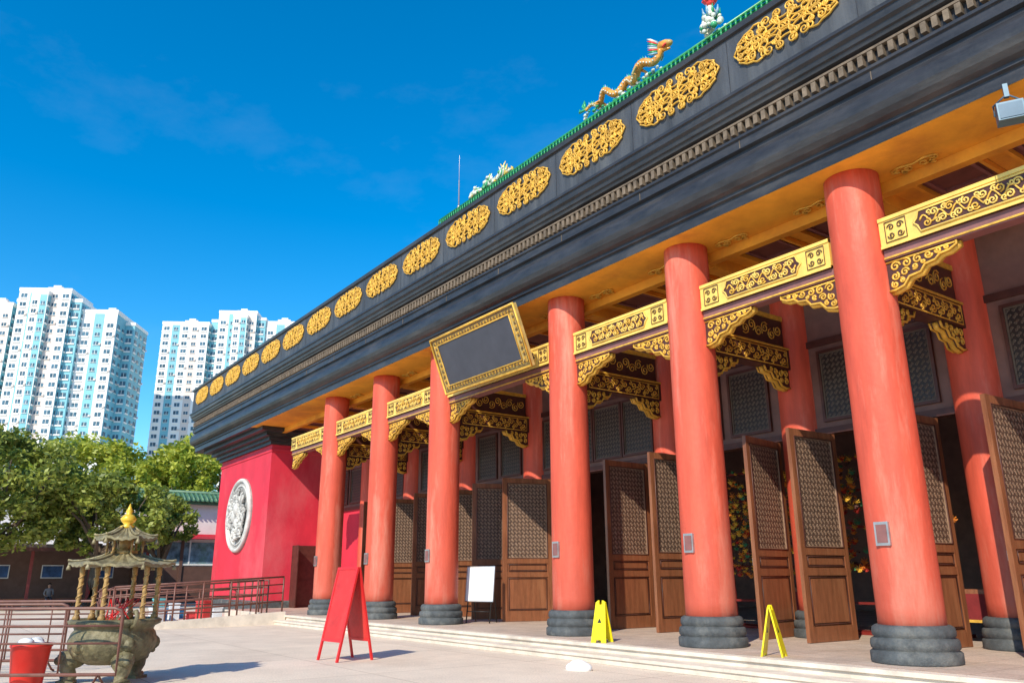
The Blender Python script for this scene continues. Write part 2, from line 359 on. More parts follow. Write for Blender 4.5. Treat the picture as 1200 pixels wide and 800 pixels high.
# ceiling
ce=MB()
ce.box(-35.19,11.16,CZ-.001,1.19,15.19,CZ+.05,0)
xs=[1.19]+[-2.8]+CX+[-31.4,-35.19]
for i in range(len(xs)-1):
    a,b=xs[i]-.42,xs[i+1]+.42
    n=max(1,round((a-b)/1.6)); cw=(a-b)/n
    for k in range(n):
        for (y0,y1) in [(12.65,13.75),(13.95,15.0)]:
            x0=b+k*cw+.16;x1=b+(k+1)*cw-.16
            ce.box(x0,y0,CZ-.006,x1,y1,CZ-.002,1)
            for (o,h) in [(.0,.10),(.16,.06)]:
                for (p0,q0,p1,q1) in [(x0+o,y0+o,x1-o,y0+o+.06),(x0+o,y1-o-.06,x1-o,y1-o),(x0+o,y0+o+.06,x0+o+.06,y1-o-.06),(x1-o-.06,y0+o+.06,x1-o,y1-o-.06)]:
                    ce.box(p0,q0,CZ-h,p1,q1,CZ-.007,2 if o else 0)
ce.box(-35.18,12.42,CZ-.20,1.18,12.6,CZ-.002,0)
ce.box(-35.18,15.02,CZ-.35,1.18,15.18,CZ-.002,0)
for x in CX:
    ce.box(x-.16,12.61,CZ-.25,x+.16,15.01,CZ-.003,0)
ceil=tp(ce,'ceiling',[orange,coffer,purp])
co=MB()
for sx in (-1,1):
    for (cx,cy,r,t,a,d_) in [(.14,.08,.10,1.3,0,1),(.31,.03,.08,1.3,2,-1),(.24,.16,.06,1.2,1,1)]:
        co.tube([(sx*q[0],q[1],0) for q in spiral(cx,cy,r,t,a,d_,14)],.02,4,0)
co.tube([(-.35,-.02,0),(-.2,-.06,0),(0,0,0),(.2,-.06,0),(.35,-.02,0)],.022,4,0)
cor0=None
for x in CX:
    for s_ in (-.95,.95):
        lc=(x+s_,12.15,CZ-.02)
        if cor0 is None: cor0=co.obj('ceiling_ornament',[gold],ceil,lc)
        else:
            q=cor0.copy(); COL.objects.link(q); q.parent=ceil; q.location=lc
# front beams
def beam(L):
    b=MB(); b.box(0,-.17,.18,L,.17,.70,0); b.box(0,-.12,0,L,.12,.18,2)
    b.box(0,-.19,.64,L,.19,.70,0); b.box(0,-.19,.18,L,.19,.225,0)
    b.box(0,-.14,.02,L,.14,.05,3)
    for sy in (-1,1):
        y0=sy*.172
        n=max(1,round(L/3.6)); seg=L/n
        for k in range(n):
            a=k*seg+.10; e=(k+1)*seg-.10
            def pan(u0,u1):
                b.tube([(u0,y0+sy*.010,.265),(u1,y0+sy*.010,.265),(u1,y0+sy*.010,.605),(u0,y0+sy*.010,.605)],.009,4,1,ref=(0,1,0),closed=True)
            pan(a,a+.34); pan(e-.34,e)
            c0_,c1_=a+.46,e-.46
            h=.17; poly=[(c0_,.435),(c0_+.06,.435+.06),(c0_+.10,.435+h),(c1_-.10,.435+h),(c1_-.06,.435+.06),(c1_,.435),(c1_-.06,.435-.06),(c1_-.10,.435-h),(c0_+.10,.435-h),(c0_+.06,.435-.06)]
            b.extr(poly,lambda u,v,dd:(u,dd,v),min(y0,y0+sy*.006),max(y0,y0+sy*.006),1)
            b.tube([(u,y0+sy*.012,v) for u,v in poly],.018,4,0,ref=(0,1,0),closed=True)
            for uc in (a+.17,e-.17):
                for s2 in (-1,1):
                    for s3 in (-1,1): b.tube([(q[0],y0+sy*.010,q[1]) for q in spiral(uc+s2*.075,.435+s3*.07,.06,1.3,0 if s2>0 else pi,s2*s3,12)],.009,4,1,ref=(0,1,0))
            m=int((c1_-c0_-.2)/.12)
            for q_ in range(m):
                uc=c0_+.15+(c1_-c0_-.30)*(q_+.5)/m; sgn=1 if q_%2 else -1
                b.tube([(q[0],y0+sy*.016,q[1]) for q in spiral(uc,.435+sgn*.07,.07,1.4,-sgn*pi/2+q_*.7,sgn,11)],.0155,4,0 if q_%3 else 3,ref=(0,1,0))
                b.tube([(q[0],y0+sy*.016,q[1]) for q in spiral(uc+.04,.435-sgn*.09,.05,1.2,sgn*pi/2+q_*1.1,-sgn,8)],.015,4,0,ref=(0,1,0))
            b.tube([(c0_+.1+(c1_-c0_-.2)*t/90,y0+sy*.013,.435+.07*math.sin(t*pi*m/90)) for t in range(91)],.0155,4,3,ref=(0,1,0))
    return b
bx=[(-2.7,CX[0])]+[(CX[i],CX[i+1]) for i in range(5)]+[(CX[5],-32.0)]
for i,(a,b_) in enumerate(bx):
    x1=a-.45; x0=b_+.45
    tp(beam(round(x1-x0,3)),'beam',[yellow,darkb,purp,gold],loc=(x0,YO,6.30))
def corbel():
    c=MB(); prof=[(0,0),(1.1,0),(1.1,-.06),(.98,-.12),(.84,-.13),(.76,-.2),(.6,-.22),(.52,-.32),(.34,-.34),(.24,-.46),(.1,-.5),(0,-.5)]
    c.extr(prof,lambda u,v,d_:(u,d_,v),-.08,.08,0)
    for y in (-.085,.085):
        c.tube([(u,y,v) for u,v in prof[1:]],.022,5,1,ref=(0,1,0)); c.tube([(0,y,-.03),(1.08,y,-.03)],.018,4,1,ref=(0,1,0))
        for (cx,cz,r,a,dd) in [(.14,-.12,.085,0,1),(.32,-.11,.08,2,-1),(.50,-.10,.075,1,1),(.67,-.09,.065,0,-1),(.82,-.07,.05,3,1),(.95,-.06,.04,1,1),(.12,-.28,.07,1,-1),(.28,-.25,.07,0,1),(.44,-.21,.05,4,1),(.10,-.41,.06,2,1),(.22,-.37,.045,2,-1),(.58,-.17,.035,2,1)]:
            c.tube([(q[0],y,q[1]) for q in spiral(cx,cz,r,1.4,a,dd,13)],.018,5,1,ref=(0,1,0))
    c.tube([(u,0,v-.01) for u,v in prof[1:]],.05,6,1,ref=(0,1,0))
    return c
cb0=tp(corbel(),'corbel',[darkb,gold],loc=(CX[0]+.44,YO,6.295)); 
for i,x in enumerate(CX):
    if i: dup(cb0,temple,Vector((x+.44,YO,6.295))-TB)
    dup(cb0,temple,Vector((x-.44,YO,6.295))-TB,(0,0,pi))
dup(cb0,temple,Vector((-31.54,YO,6.292))-TB)
def cross():
    c=MB(); L_=YI-YO-.46-.45+.06
    c.box(-.15,0,0,.15,L_,.48,0); c.box(-.17,0,.44,.17,L_,.482,1)
    c.box(-.10,.1,.48,.10,L_-.1,1.2,0); c.box(-.13,.1,1.1,.13,L_-.1,1.2,1)
    for sx in (-1,1):
        x=sx*.155
        c.tube([(x,.1,.04),(x,L_-.1,.04),(x,L_-.1,.40),(x,.1,.40)],.016,4,1,ref=(1,0,0),closed=True)
        for k in range(15):
            yc=.22+(L_-.44)*k/14; s_=1 if k%2 else -1
            c.tube([(x,q[0],q[1]) for q in spiral(yc,.22+s_*.05,.09,1.4,s_*pi/2+k,s_,12)],.016,4,1,ref=(1,0,0))
            c.tube([(x,q[0],q[1]) for q in spiral(yc+.05,.22-s_*.10,.055,1.2,-s_*pi/2,s_,9)],.015,4,1,ref=(1,0,0))
        for k in range(10):
            yc=.28+(L_-.56)*k/9
            c.tube([(sx*.105,q[0],q[1]) for q in spiral(yc,.74+.12*(k%2),.13,1.6,k,1,14)],.016,4,1,ref=(1,0,0))
    prof=[(0,0),(.85,0),(.8,-.1),(.62,-.12),(.55,-.24),(.38,-.26),(.3,-.38),(.12,-.42),(0,-.4)]
    for (y0,dr) in ((0,1),(L_,-1)):
        c.extr(prof,lambda u,v,d_:(d_,y0+dr*u,v),-.09,.09,0)
        for x in (-.095,.095):
            c.tube([(x,y0+dr*u,v) for u,v in prof[1:]],.024,5,1,ref=(1,0,0))
            for (cx,cz,r,a) in [(.12,-.10,.08,0),(.30,-.10,.08,2),(.47,-.09,.07,1),(.62,-.06,.05,1),(.12,-.26,.075,1),(.28,-.24,.06,3),(.42,-.19,.04,0)]:
                c.tube([(x,y0+dr*q[0],q[1]) for q in spiral(cx,cz,r,1.4,a,1,13)],.018,5,1,ref=(1,0,0))
        c.tube([(0,y0+dr*u,v-.01) for u,v in prof[1:]],.05,6,1,ref=(1,0,0))
    return c
cr0=tp(cross(),'cross_beam',[darkb,gold],loc=(CX[0],YO+.43,5.82))
for x in CX[1:]: dup(cr0,temple,Vector((x,YO+.43,5.82))-TB)
# upper central roof
ur=MB(); UX0,UX1,UY0,UY1=-25.6,-8.4,15.,25.
ur.box(UX0+.3,UY0+.3,11.34,UX1-.3,UY1-.3,14.7,0)
ur.rings(UX0,UX1,UY0,UY1,[(-.3,14.6),(.0,14.75),(.05,14.85),(.05,15.02),(-.05,15.04),(-.05,15.3),(-.2,15.32)],1)
ur.add([(UX0+.2,UY0+.2,15.31),(UX1-.2,UY0+.2,15.31),(UX1-.2,UY1-.2,15.31),(UX0+.2,UY1-.2,15.31)],[(0,1,2,3)],1)
x=UX0
while x<UX1: 
    ur.tube([(x,UY0-.05,15.06),(x,UY0-.05,15.28)],.03,6,1); x+=.16
ur.tube([(UX0-.05,UY0,15.33),(UX1+.05,UY0,15.33)],.05,8,1)
roof=tp(ur,'roof',[greyf,greent])
# ridge ornaments
cer_o=M('orange_ceramic',(.80,.30,.05),.3,var=.5,scale=5,dirt=(.15,.38,.2),dirt_amt=.9); cer_g=M('green_ceramic',(.05,.34,.14),.3,var=.4,scale=6)
cer_w=M('pale_ceramic',(.70,.72,.60),.35,var=.3,scale=6,dirt=(.2,.45,.3),dirt_amt=.6); cer_b=M('pale_blue_ceramic',(.25,.40,.50),.3,var=.4,scale=6); cer_r=M('red_ceramic',(.82,.06,.05),.3,var=.3,scale=6)
dg=MB(); pts=[];rad=[]
for i in range(81):
    t=i/80; xx=-1.75+3.2*t; zz=.32+.15*math.sin(t*4.0*2*pi)+.42*max(0,(t-.80)/.20)**1.2
    pts.append((xx,.12*math.sin(t*14),zz)); rad.append(.04+.085*math.sin(min(1,t*1.3)*pi/2)*(1 if t<.85 else 1-.25*(t-.85)/.15)+.008*(i%2))
dg.tube(pts,.15,10,0,ref=(0,1,0),radii=rad)
hx,hy,hz=pts[-1]
dg.tube([(hx-.1,hy,hz),(hx+.05,hy,hz+.08),(hx+.2,hy,hz+.05),(hx+.36,hy,hz+.0),(hx+.42,hy,hz+.0)],.1,10,0,ref=(0,1,0),radii=[.10,.15,.13,.09,.05])
dg.tube([(hx+.05,hy,hz-.05),(hx+.2,hy,hz-.12),(hx+.33,hy,hz-.17)],.05,8,0,ref=(0,1,0),radii=[.08,.05,.03])
for (i,s_) in [(18,1),(18,-1),(40,1),(62,-1),(62,1)]:
    q=pts[i]; dg.tube([(q[0],q[1]+s_*.08,q[2]),(q[0]+.12,q[1]+s_*.22,q[2]-.12),(q[0]-.02,q[1]+s_*.24,.12),(q[0]+.12,q[1]+s_*.26,.02)],.05,6,0,radii=[.06,.045,.035,.03])
dth=thing('dragon_ornament','orange glazed ceramic dragon crawling along green roof ridge','roof ornament',(-14.9,15.0,15.38))
dragon=dg.obj('dragon_body',[cer_o],dth)
fn=MB()
for i in range(2,78):
    q=pts[i];r=rad[i]
    fn.add([(q[0]-.03,q[1],q[2]+r*.8),(q[0]+.04,q[1],q[2]+r*.8),(q[0]-.04,q[1]+.02,q[2]+r+.08+.05*(i%2)),(q[0],q[1]+.04,q[2]+r*.7),(q[0],q[1]-.04,q[2]+r*.7)],[(0,3,2),(3,1,2),(1,4,2),(4,0,2)],0 if i%3 else 1)
    if i%2: fn.tube([(q[0],q[1]-r*1.02,q[2]-r*.2),(q[0]+.02,q[1]-r*1.0,q[2]-r*.6)],.022,5,2)
for s_ in (-1,1):
    fn.tube([(hx+.0,hy+s_*.08,hz+.13),(hx-.12,hy+s_*.15,hz+.26),(hx-.25,hy+s_*.16,hz+.32)],.03,6,1,radii=[.035,.028,.01])
    for k in range(8): fn.tube([(hx-.05,hy+s_*.10,hz-.16+.05*k),(hx-.2,hy+s_*.22,hz-.16+.07*k),(hx-.3,hy+s_*.24,hz-.12+.075*k)],.03,5,(1,0,3,2)[k%4],radii=[.045,.035,.008])
fn.tube([(hx+.05,hy-.02,hz-.0),(hx+.3,hy-.14,hz-.06)],.05,6,3,radii=[.05,.03])
for (ex,ez) in [(-1.9,.62),(-2.05,.5),(-1.82,.7)]: fn.tube([(-1.75,0,.36),(ex,.02,ez-.08),(ex-.03,.05,ez+.06)],.06,6,0,radii=[.04,.05,.01])
for k in range(46): fn.sphere((-1.85+.075*k,rnd.uniform(-.12,.12),rnd.uniform(.0,.12)),rnd.uniform(.035,.08),rnd.choice((2,2,0,1)),8,6,(1.2,.9,.8))
fn.obj('dragon_fins',[cer_g,cer_b,cer_w,cer_r],dth)
pf=MB()
for k in range(50):
    a=rnd.uniform(0,2*pi); z=rnd.uniform(0,.6); r=.36*(1-z)+.05; pf.sphere((r*math.cos(a),r*math.sin(a)*.6,z),rnd.uniform(.05,.10),rnd.choice((0,0,0,1)),8,6)
pf.tube([(0,0,.3),(.03,0,.65),(-.03,0,.9)],.15,8,0,radii=[.16,.12,.07]); pf.sphere((0,0,1.0),.14,3,10,8)
for k in range(9):
    a=k*2*pi/9; pf.tube([(.06*math.cos(a),.06*math.sin(a),.95),(.18*math.cos(a),.18*math.sin(a),1.1),(.10*math.cos(a),.10*math.sin(a),1.3)],.04,5,3,radii=[.06,.06,.008])
    pf.tube([(.1*math.cos(a),.1*math.sin(a),.5),(.22*math.cos(a),.22*math.sin(a),.62),(.24*math.cos(a),.24*math.sin(a),.78)],.04,5,rnd.choice((0,1,2)),radii=[.05,.04,.01])
t2=thing('pearl_ornament','ceramic cloud pedestal with red flaming pearl on ridge','roof ornament',(-11.5,15.0,15.36))
pf.obj('pearl_body',[cer_w,cer_g,cer_b,cer_r],t2)
fo=MB()
for k in range(60):
    t=k/59; xx=-1.3+2.6*t; h=.15+.5*(.5+.5*math.sin(t*18))*(.4+.6*t)
    fo.tube([(xx,rnd.uniform(-.1,.1),0),(xx+rnd.uniform(-.12,.08),0,h*.6),(xx+rnd.uniform(-.15,.15),0,h)],.05,6,rnd.choice((0,0,0,1,2)),radii=[.05,.045,.012])
    fo.sphere((xx,rnd.uniform(-.08,.08),h*rnd.uniform(.2,.8)),rnd.uniform(.03,.07),rnd.choice((0,0,1,2)),8,6)
t3=thing('foliage_ornament','pale green ceramic leaf crest standing on roof ridge','roof ornament',(-22.0,15.0,15.36))
fo.obj('crest_body',[cer_w,cer_g,yellow],t3)
lr=MB(); lr.lathe([(.06,0),(.06,.1),(.03,.12),(.025,1.2),(.012,1.22),(.008,2.3),(.001,2.35)],10,0)
lo=lr.obj('lightning_rod',[steel],None,(-24.2,15.0,15.3)); tag(lo,'thin grey metal lightning rod on roof end','lightning rod')
# plaque
pq=MB()
pw,ph=1.95,.78
pq.box(-pw,-.04,-ph,pw,.04,ph,0)
pq.box(-pw+.30,-.052,-ph+.22,pw-.30,-.04,ph-.22,1)
def frm(o,r,mi): pq.tube([(-pw+o,-.06,-ph+o),(pw-o,-.06,-ph+o),(pw-o,-.06,ph-o),(-pw+o,-.06,ph-o)],r,6,mi,ref=(0,1,0),closed=True)
frm(.01,.035,2); frm(.07,.01,3)
for k in range(56):
    u=-pw+.15+(2*pw-.3)*k/55
    for v in (-ph+.145,ph-.145): pq.tube([(q[0],-.05,q[1]) for q in spiral(u,v,.045,1.2,k,1 if k%2 else -1,8)],.011,4,2 if k%2 else 4,ref=(0,1,0))
for k in range(1,16):
    v=-ph+.15+(2*ph-.3)*k/16
    for u in (-pw+.165,pw-.165): pq.tube([(q[0],-.05,q[1]) for q in spiral(u,v,.045,1.2,k,1 if k%2 else -1,8)],.011,4,2 if k%2 else 4,ref=(0,1,0))
iw,ih=pw-.29,ph-.21
pq.tube([(-iw,-.06,-ih),(iw,-.06,-ih),(iw,-.06,ih),(-iw,-.06,ih)],.018,6,2,ref=(0,1,0),closed=True)
for s_ in (-1,1): pq.box(s_*1.2-.04,.04,.3,s_*1.2+.04,.5,.36,3)
plq=thing('hanging_plaque','tilted dark name board in carved gold frame below cornice','sign',(-16.50,10.9,7.06))
pqo=pq.obj('board',[M('antique_gold_board',(.50,.36,.12),.5,var=.25,scale=6,dirt=(.28,.18,.06),dirt_amt=.5),slate,gold,darkb,M('frame_brown_scroll',(.2,.11,.04),.5)],plq,(0,0,0),(math.radians(21),0,0))
# floodlight
fl_=MB(); fl_.box(-.16,-.12,-.28,.16,.10,-.02,0); fl_.box(-.14,-.13,-.26,.14,-.12,-.05,1); fl_.tube([(-.18,0,-.15),(-.18,0,.0),(0,0,.15),(.18,0,0),(.18,0,-.15)],.015,6,0); fl_.box(-.03,-.03,.1,.03,.03,.3,0)
f2=fl_.obj('floodlight',[M('blue_grey_metal',(.09,.15,.20),.4,metal=.3),M('lamp_glass',(.14,.2,.25),.2)],None,(-3.75,11.1,7.66),(0,0,.5)); tag(f2,'small blue-grey floodlight hanging under cornice edge','lamp')
# interior displays
cols=[M('paper_red',(.50,.03,.015),.6),M('paper_gold',(.75,.42,.04),.5),M('paper_green',(.05,.2,.08),.6),M('paper_orange',(.7,.2,.02),.6),M('paper_dark',(.10,.04,.03),.6)]
def pinwheel_stand(loc,label,h=3.8,w=1.1,n=150,z0=1.2):
    t=thing('pinwheel_stand',label,'paper decoration',loc,group='pinwheel stands inside the hall')
    f=MB(); f.box(-w/2,-.03,0,-w/2+.06,.03,h,0); f.box(w/2-.06,-.03,0,w/2,.03,h,0)
    for z in (.6,1.4,2.2,3.0,h-.1): f.box(-w/2+.06,-.025,z,w/2-.06,.025,z+.05,0)
    f.box(-w/2,-.3,0,w/2,.3,.06,0); f.obj('frame',[M('dark_red_frame',(.2,.02,.015),.5)],t)
    q=MB()
    for k in range(n):
        x=rnd.gauss(0,w/4.5);z=rnd.uniform(z0,h);r=rnd.uniform(.04,.09);y=-.06-rnd.random()*.25;mi=rnd.choice((0,1,1,1,2,3,3,4))
        for b_ in range(6):
            a=b_*pi/3+rnd.random()*.3; q.add([(x,y,z),(x+r*math.cos(a),y-.03,z+r*math.sin(a)),(x+r*math.cos(a+.7),y+.03,z+r*math.sin(a+.7))],[(0,1,2)],mi)
    o=q.obj('pinwheels',cols,t,norm=False); o['kind']='stuff'
for (x,y) in [(-13.3,16.9),(-12.4,17.9),(-10.3,16.8),(-8.9,17.2),(-4.8,17.0),(-17.5,18.0)]:
    pinwheel_stand((x,y,PZ+.006),'tall red stand hung with gold and orange paper pinwheels')
def altar(loc):
    t=thing('altar_table','long wooden altar table with dark red cloth inside hall','table',loc,group='altar tables')
    f=MB(); f.box(-.7,-.3,.86,.7,.3,.94,0); 
    for sx in (-1,1):
        for sy in (-1,1): f.box(sx*.6-.05,sy*.24-.05,0,sx*.6+.05,sy*.24+.05,.86,0)
    f.obj('table_top',[woodb],t)
    q=MB(); q.box(-.68,-.325,.35,.68,-.305,.86,0); q.box(-.68,-.33,.35,.68,-.326,.40,1)
    q.obj('altar_cloth',[M('dark_red_cloth',(.22,.02,.02),.8,var=.3),gold],t)
for x in (-11.9,-7.9,-16.2): altar((x,16.5,PZ+.006))
# ------------------------------------------------------------------ signs & small objects
af=thing('a_frame_sign','tall red folding sign board standing on forecourt','sign',(-15.22,7.02,0),math.radians(6))
s=MB()
def panel(mb,w,h,t,mi,mi2):
    mb.box(-w/2,-t,0.1,-w/2+.05,t,h,mi); mb.box(w/2-.05,-t,.1,w/2,t,h,mi); mb.box(-w/2+.05,-t,h-.05,w/2-.05,t,h,mi); mb.box(-w/2+.05,-t,.35,w/2-.05,t,.4,mi)
    if mi2 is not None: mb.box(-w/2+.05,-t*.5,.4,w/2-.05,t*.5,h-.05,mi2)
    mb.box(-w/2+.0,-t,0,-w/2+.05,t,.1,mi); mb.box(w/2-.05,-t,0,w/2,t,.1,mi)
fb=M('faded_red_board',(.62,.03,.025),.5,var=.25,scale=2,dirt=(.75,.12,.1),dirt_amt=.5)
panel(s,.76,1.75,.02,0,1)
s.obj('front_board',[redp,fb],af,(0,-.38,0),(math.radians(-12),0,0))
s=MB(); panel(s,.76,1.75,.018,0,1); s.obj('back_board',[redp,fb],af,(0,.38,0),(math.radians(12),0,0))
wb=thing('white_notice_board','blank white board leaning on steel easel at step edge','sign',(-19.45,12.9,PZ+.005),math.radians(30))
s=MB(); s.box(-.42,-.02,.58,.42,.02,1.5,0); s.box(-.44,-.03,.56,.44,.03,.58,1); s.box(-.44,-.03,1.5,.44,.03,1.52,1); s.box(-.44,-.03,.58,-.42,.03,1.5,1); s.box(.42,-.03,.58,.44,.03,1.5,1)
s.obj('board',[whitp,steel],wb,(0,-.05,0),(math.radians(-8),0,0))
s=MB()
for a in (-.36,.36): s.tube([(a,-.05,0),(a,.12,.9),(a*.9,.21,1.5)],.018,6,0); s.tube([(a*.9,.48,0),(a*.9,.23,1.4)],.015,6,0)
s.tube([(-.36,.0,.3),(.36,.0,.3)],.012,6,0); s.obj('easel',[blackp],wb)
def wet(loc,rz):
    t=thing('wet_floor_sign','yellow folding wet floor sign on porch paving','sign',loc,rz,group='yellow floor signs')
    for sgn in (-1,1):
        q=MB(); poly=[(-.16,0),(-.06,0),(-.05,.05),(.05,.05),(.06,0),(.16,0),(.10,.74),(.05,.78),(.03,.78),(.03,.70),(-.03,.70),(-.03,.78),(-.05,.78),(-.10,.74)]
        q.extr(poly,lambda u,v,d_:(u,d_,v),-.012,.012,0)
        q.extr([(-.045,.36),(.045,.36),(0,.45)],lambda u,v,d_:(u,d_,v),-.0135,.0135,1)
        q.obj('panel',[yelp,blackp],t,(0,sgn*.16,0),(sgn*math.radians(11.5),0,0))
wet((-12.25,10.98,PZ+.001),math.radians(22)); wet((-8.42,11.12,PZ+.001),math.radians(114))
wr=MB(); wr.sphere((0,0,.05),.2,0,16,10,(1,.8,.6)); wr.sphere((.1,.03,.04),.15,0,12,8,(1,.9,.6)); wr.sphere((-.1,-.03,.03),.15,0,12,8,(1,.9,.6))
wo=wr.obj('white_stone',[whitp],None,(-11.1,9.4,0)); tag(wo,'small rounded white stone on ground by steps','stone')
# ------------------------------------------------------------------ incense burner
ib=thing('incense_burner','bronze tripod incense burner with golden two-tier pagoda roof','incense burner',(-14.3,2.7,0),.2)
ib.scale=(.93,.93,.9)
q=MB()
q.lathe([(.02,.28),(.35,.30),(.56,.40),(.66,.55),(.68,.68),(.64,.80),(.60,.85),(.62,.90),(.70,.94),(.72,1.0),(.66,1.03),(.60,1.0),(.58,.92),(.02,.90)],40,0,cap=False)
for k in range(5):
    a=2*pi*k/5; 
    for (du,dz,r) in [(0,.62,.12),(.16,.58,.06),(-.16,.66,.06),(.08,.74,.05),(-.09,.5,.05)]:
        q.sphere((.62*math.cos(a+du),.62*math.sin(a+du),dz),r,0,8,6)
q.obj('bowl',[potm],ib)
for k in range(3):
    a=2*pi*k/3-pi/2-.6; q=MB()
    q.tube([(.45,0,.45),(.60,0,.36),(.64,0,.22),(.58,0,.10),(.64,0,.03)],.12,10,0,ref=(0,1,0),radii=[.16,.18,.12,.10,.13])
    q.sphere((.68,0,.40),.14,0,10,8,(1,1,.9)); q.sphere((.79,0,.36),.07,0,8,6); q.sphere((.74,.08,.46),.035,0,6,5); q.sphere((.74,-.08,.46),.035,0,6,5)
    q.box(.5,-.12,0,.76,.12,.05,0)
    q.obj('leg',[potm],ib,rot=(0,0,a))
for sgn in (-1,1):
    q=MB(); q.tube([(.62,0,.88),(.78,0,.95),(.82,0,1.08),(.76,0,1.16),(.70,0,1.14)],.035,8,0,ref=(0,1,0)); q.obj('handle',[potm],ib,rot=(0,0,0 if sgn>0 else pi))
pagm=M('aged_bronze_roof',(.24,.20,.11),.5,metal=.15,var=.5,scale=8,bump=.4,dirt=(.45,.34,.12),dirt_amt=.6)
postm=M('aged_gold_post',(.40,.24,.08),.5,metal=.1,var=.5,scale=12,bump=.4,dirt=(.10,.07,.05),dirt_amt=.8)
for k in range(6):
    q=MB(); pts_=[(0,0,z) for z in [1.0,1.06,1.10]+[1.12+.05*i for i in range(14)]+[1.82,1.93]]
    q.tube(pts_,.04,10,0,radii=[.06,.06,.04]+[.032+.006*(i%2) for i in range(14)]+[.045,.045])
    q.tube([(.038*math.cos(i*.8),.038*math.sin(i*.8),1.1+.72*i/36) for i in range(37)],.014,6,0)
    a=2*pi*k/6+.3; q.obj('post',[postm],ib,(.60*math.cos(a),.60*math.sin(a),0))
def proof(r,h,z,name):
    m=MB(); n=48; prof=[(1,0),(.8,.16),(.6,.36),(.42,.58),(.28,.80),(.2,1.0)]; vs=[];fs=[]
    for (k,t) in prof:
        for j in range(n):
            a=2*pi*j/n; c=abs(((a/(pi/3))%1)-.5)*2
            corner=c**2.5 ; rr=r*k*(.88+.12*corner) ; zz=z+h*t+.05*corner*(k**4)
            rib=.010*(1 if j%2 else -1)
            vs.append((rr*math.cos(a),rr*math.sin(a),zz+rib))
    for i in range(len(prof)-1):
        for j in range(n): fs.append((i*n+j,i*n+(j+1)%n,(i+1)*n+(j+1)%n,(i+1)*n+j))
    m.add(vs,fs,0,False); m.add([(v[0],v[1],v[2]-.04) for v in vs[:n]]+vs[:n],[(j,(j+1)%n,(j+1)%n+n,j+n) for j in range(n)],0)
    m.add([(v[0],v[1],v[2]-.04) for v in vs[:n]]+[(0,0,z-.02)],[(j,(j+1)%n,n) for j in range(n)],0)
    for k in range(6):
        a=2*pi*k/6; 
        m.tube([(r*.98*math.cos(a)*q_,r*.98*math.sin(a)*q_,z+h*t+.05*(q_**6)+.02) for q_,t in [(1.03,.0),(.95,.04),(.8,.16),(.6,.36),(.42,.58),(.2,1)]],.02,6,0)
        m.lathe([(.01,.0),(.035,-.06),(.04,-.1)],8,0,(r*.98*math.cos(a),r*.98*math.sin(a),z+.01))
    return m.obj(name,[pagm],ib)
proof(.84,.22,1.92,'lower_roof')
q=MB(); q.lathe([(.22,2.10),(.22,2.16),(.10,2.16),(.10,2.34),(.24,2.34),(.24,2.37)],12,0)
for k in range(6):
    a=2*pi*k/6; q.tube([(.28*math.cos(a),.28*math.sin(a),2.05),(.28*math.cos(a),.28*math.sin(a),2.38)],.02,6,0)
q.obj('lantern_stage',[postm],ib)
proof(.50,.2,2.36,'upper_roof')
q=MB(); q.lathe([(.10,2.54),(.12,2.58),(.06,2.61),(.11,2.66),(.13,2.71),(.09,2.77),(.04,2.80),(.06,2.84),(.03,2.9),(.005,2.98)],20,0); q.obj('finial',[M('bright_gold',(.95,.55,.05),.3,metal=.3)],ib)
q=MB()
for k in range(14): q.tube([(rnd.uniform(-.3,.3),rnd.uniform(-.3,.3),.9),(rnd.uniform(-.35,.35),rnd.uniform(-.35,.35),1.35)],.008,5,0)
q.obj('incense_sticks',[redp],ib)
def barrier(p0,p1,label):
    v=Vector(p1)-Vector(p0); L_=v.length
    t=thing('crowd_barrier',label,'barrier',(p0[0],p0[1],0),math.atan2(v.y,v.x),group='crowd barriers')
    f=MB(); r=.12
    loop=[(r,0,1.1),(L_-r,0,1.1),(L_-.03,0,1.07),(L_,0,1.0),(L_,0,.2),(0,0,.2),(0,0,1.0),(.03,0,1.07)]
    f.tube(loop,.026,8,0,ref=(0,1,0),closed=True)
    for z in (.86,.62): f.tube([(0.02,0,z),(L_-.02,0,z)],.017,6,0,ref=(0,1,0))
    for k in (L_/3,2*L_/3): f.tube([(k,0,.21),(k,0,1.09)],.015,6,0)
    f.obj('frame',[rail],t)
    for x in (.25,L_-.25):
        q=MB(); q.tube([(x,-.28,.015),(x,-.2,.04),(x,0,.2),(x,.2,.04),(x,.28,.015)],.018,6,0,ref=(1,0,0)); q.obj('foot',[rail],t)
barrier((-13.3,2.6),(-14.75,.57),'reddish brown tubular barrier in front of incense burner')
barrier((-16.2,2.3),(-17.8,-.1),'reddish brown tubular barrier behind red bin')
barrier((-18.2,3.1),(-19.8,.9),'reddish brown tubular barrier standing on open paving')
bn=thing('waste_bin','red plastic waste bin filled with pale rubbish bag','bin',(-14.42,1.62,0))
q=MB(); q.lathe([(.20,0),(.21,.02),(.27,.55),(.285,.56),(.285,.6),(.26,.6),(.25,.5),(.02,.5)],28,0,cap=False); q.obj('bucket',[M('red_plastic',(.65,.03,.02),.4)],bn)
q=MB()
for k in range(9): q.sphere((rnd.uniform(-.13,.13),rnd.uniform(-.13,.13),.58+rnd.uniform(-.03,.05)),.10,0,8,6,(1,1,.7))
q.obj('rubbish_bag',[whitp],bn)
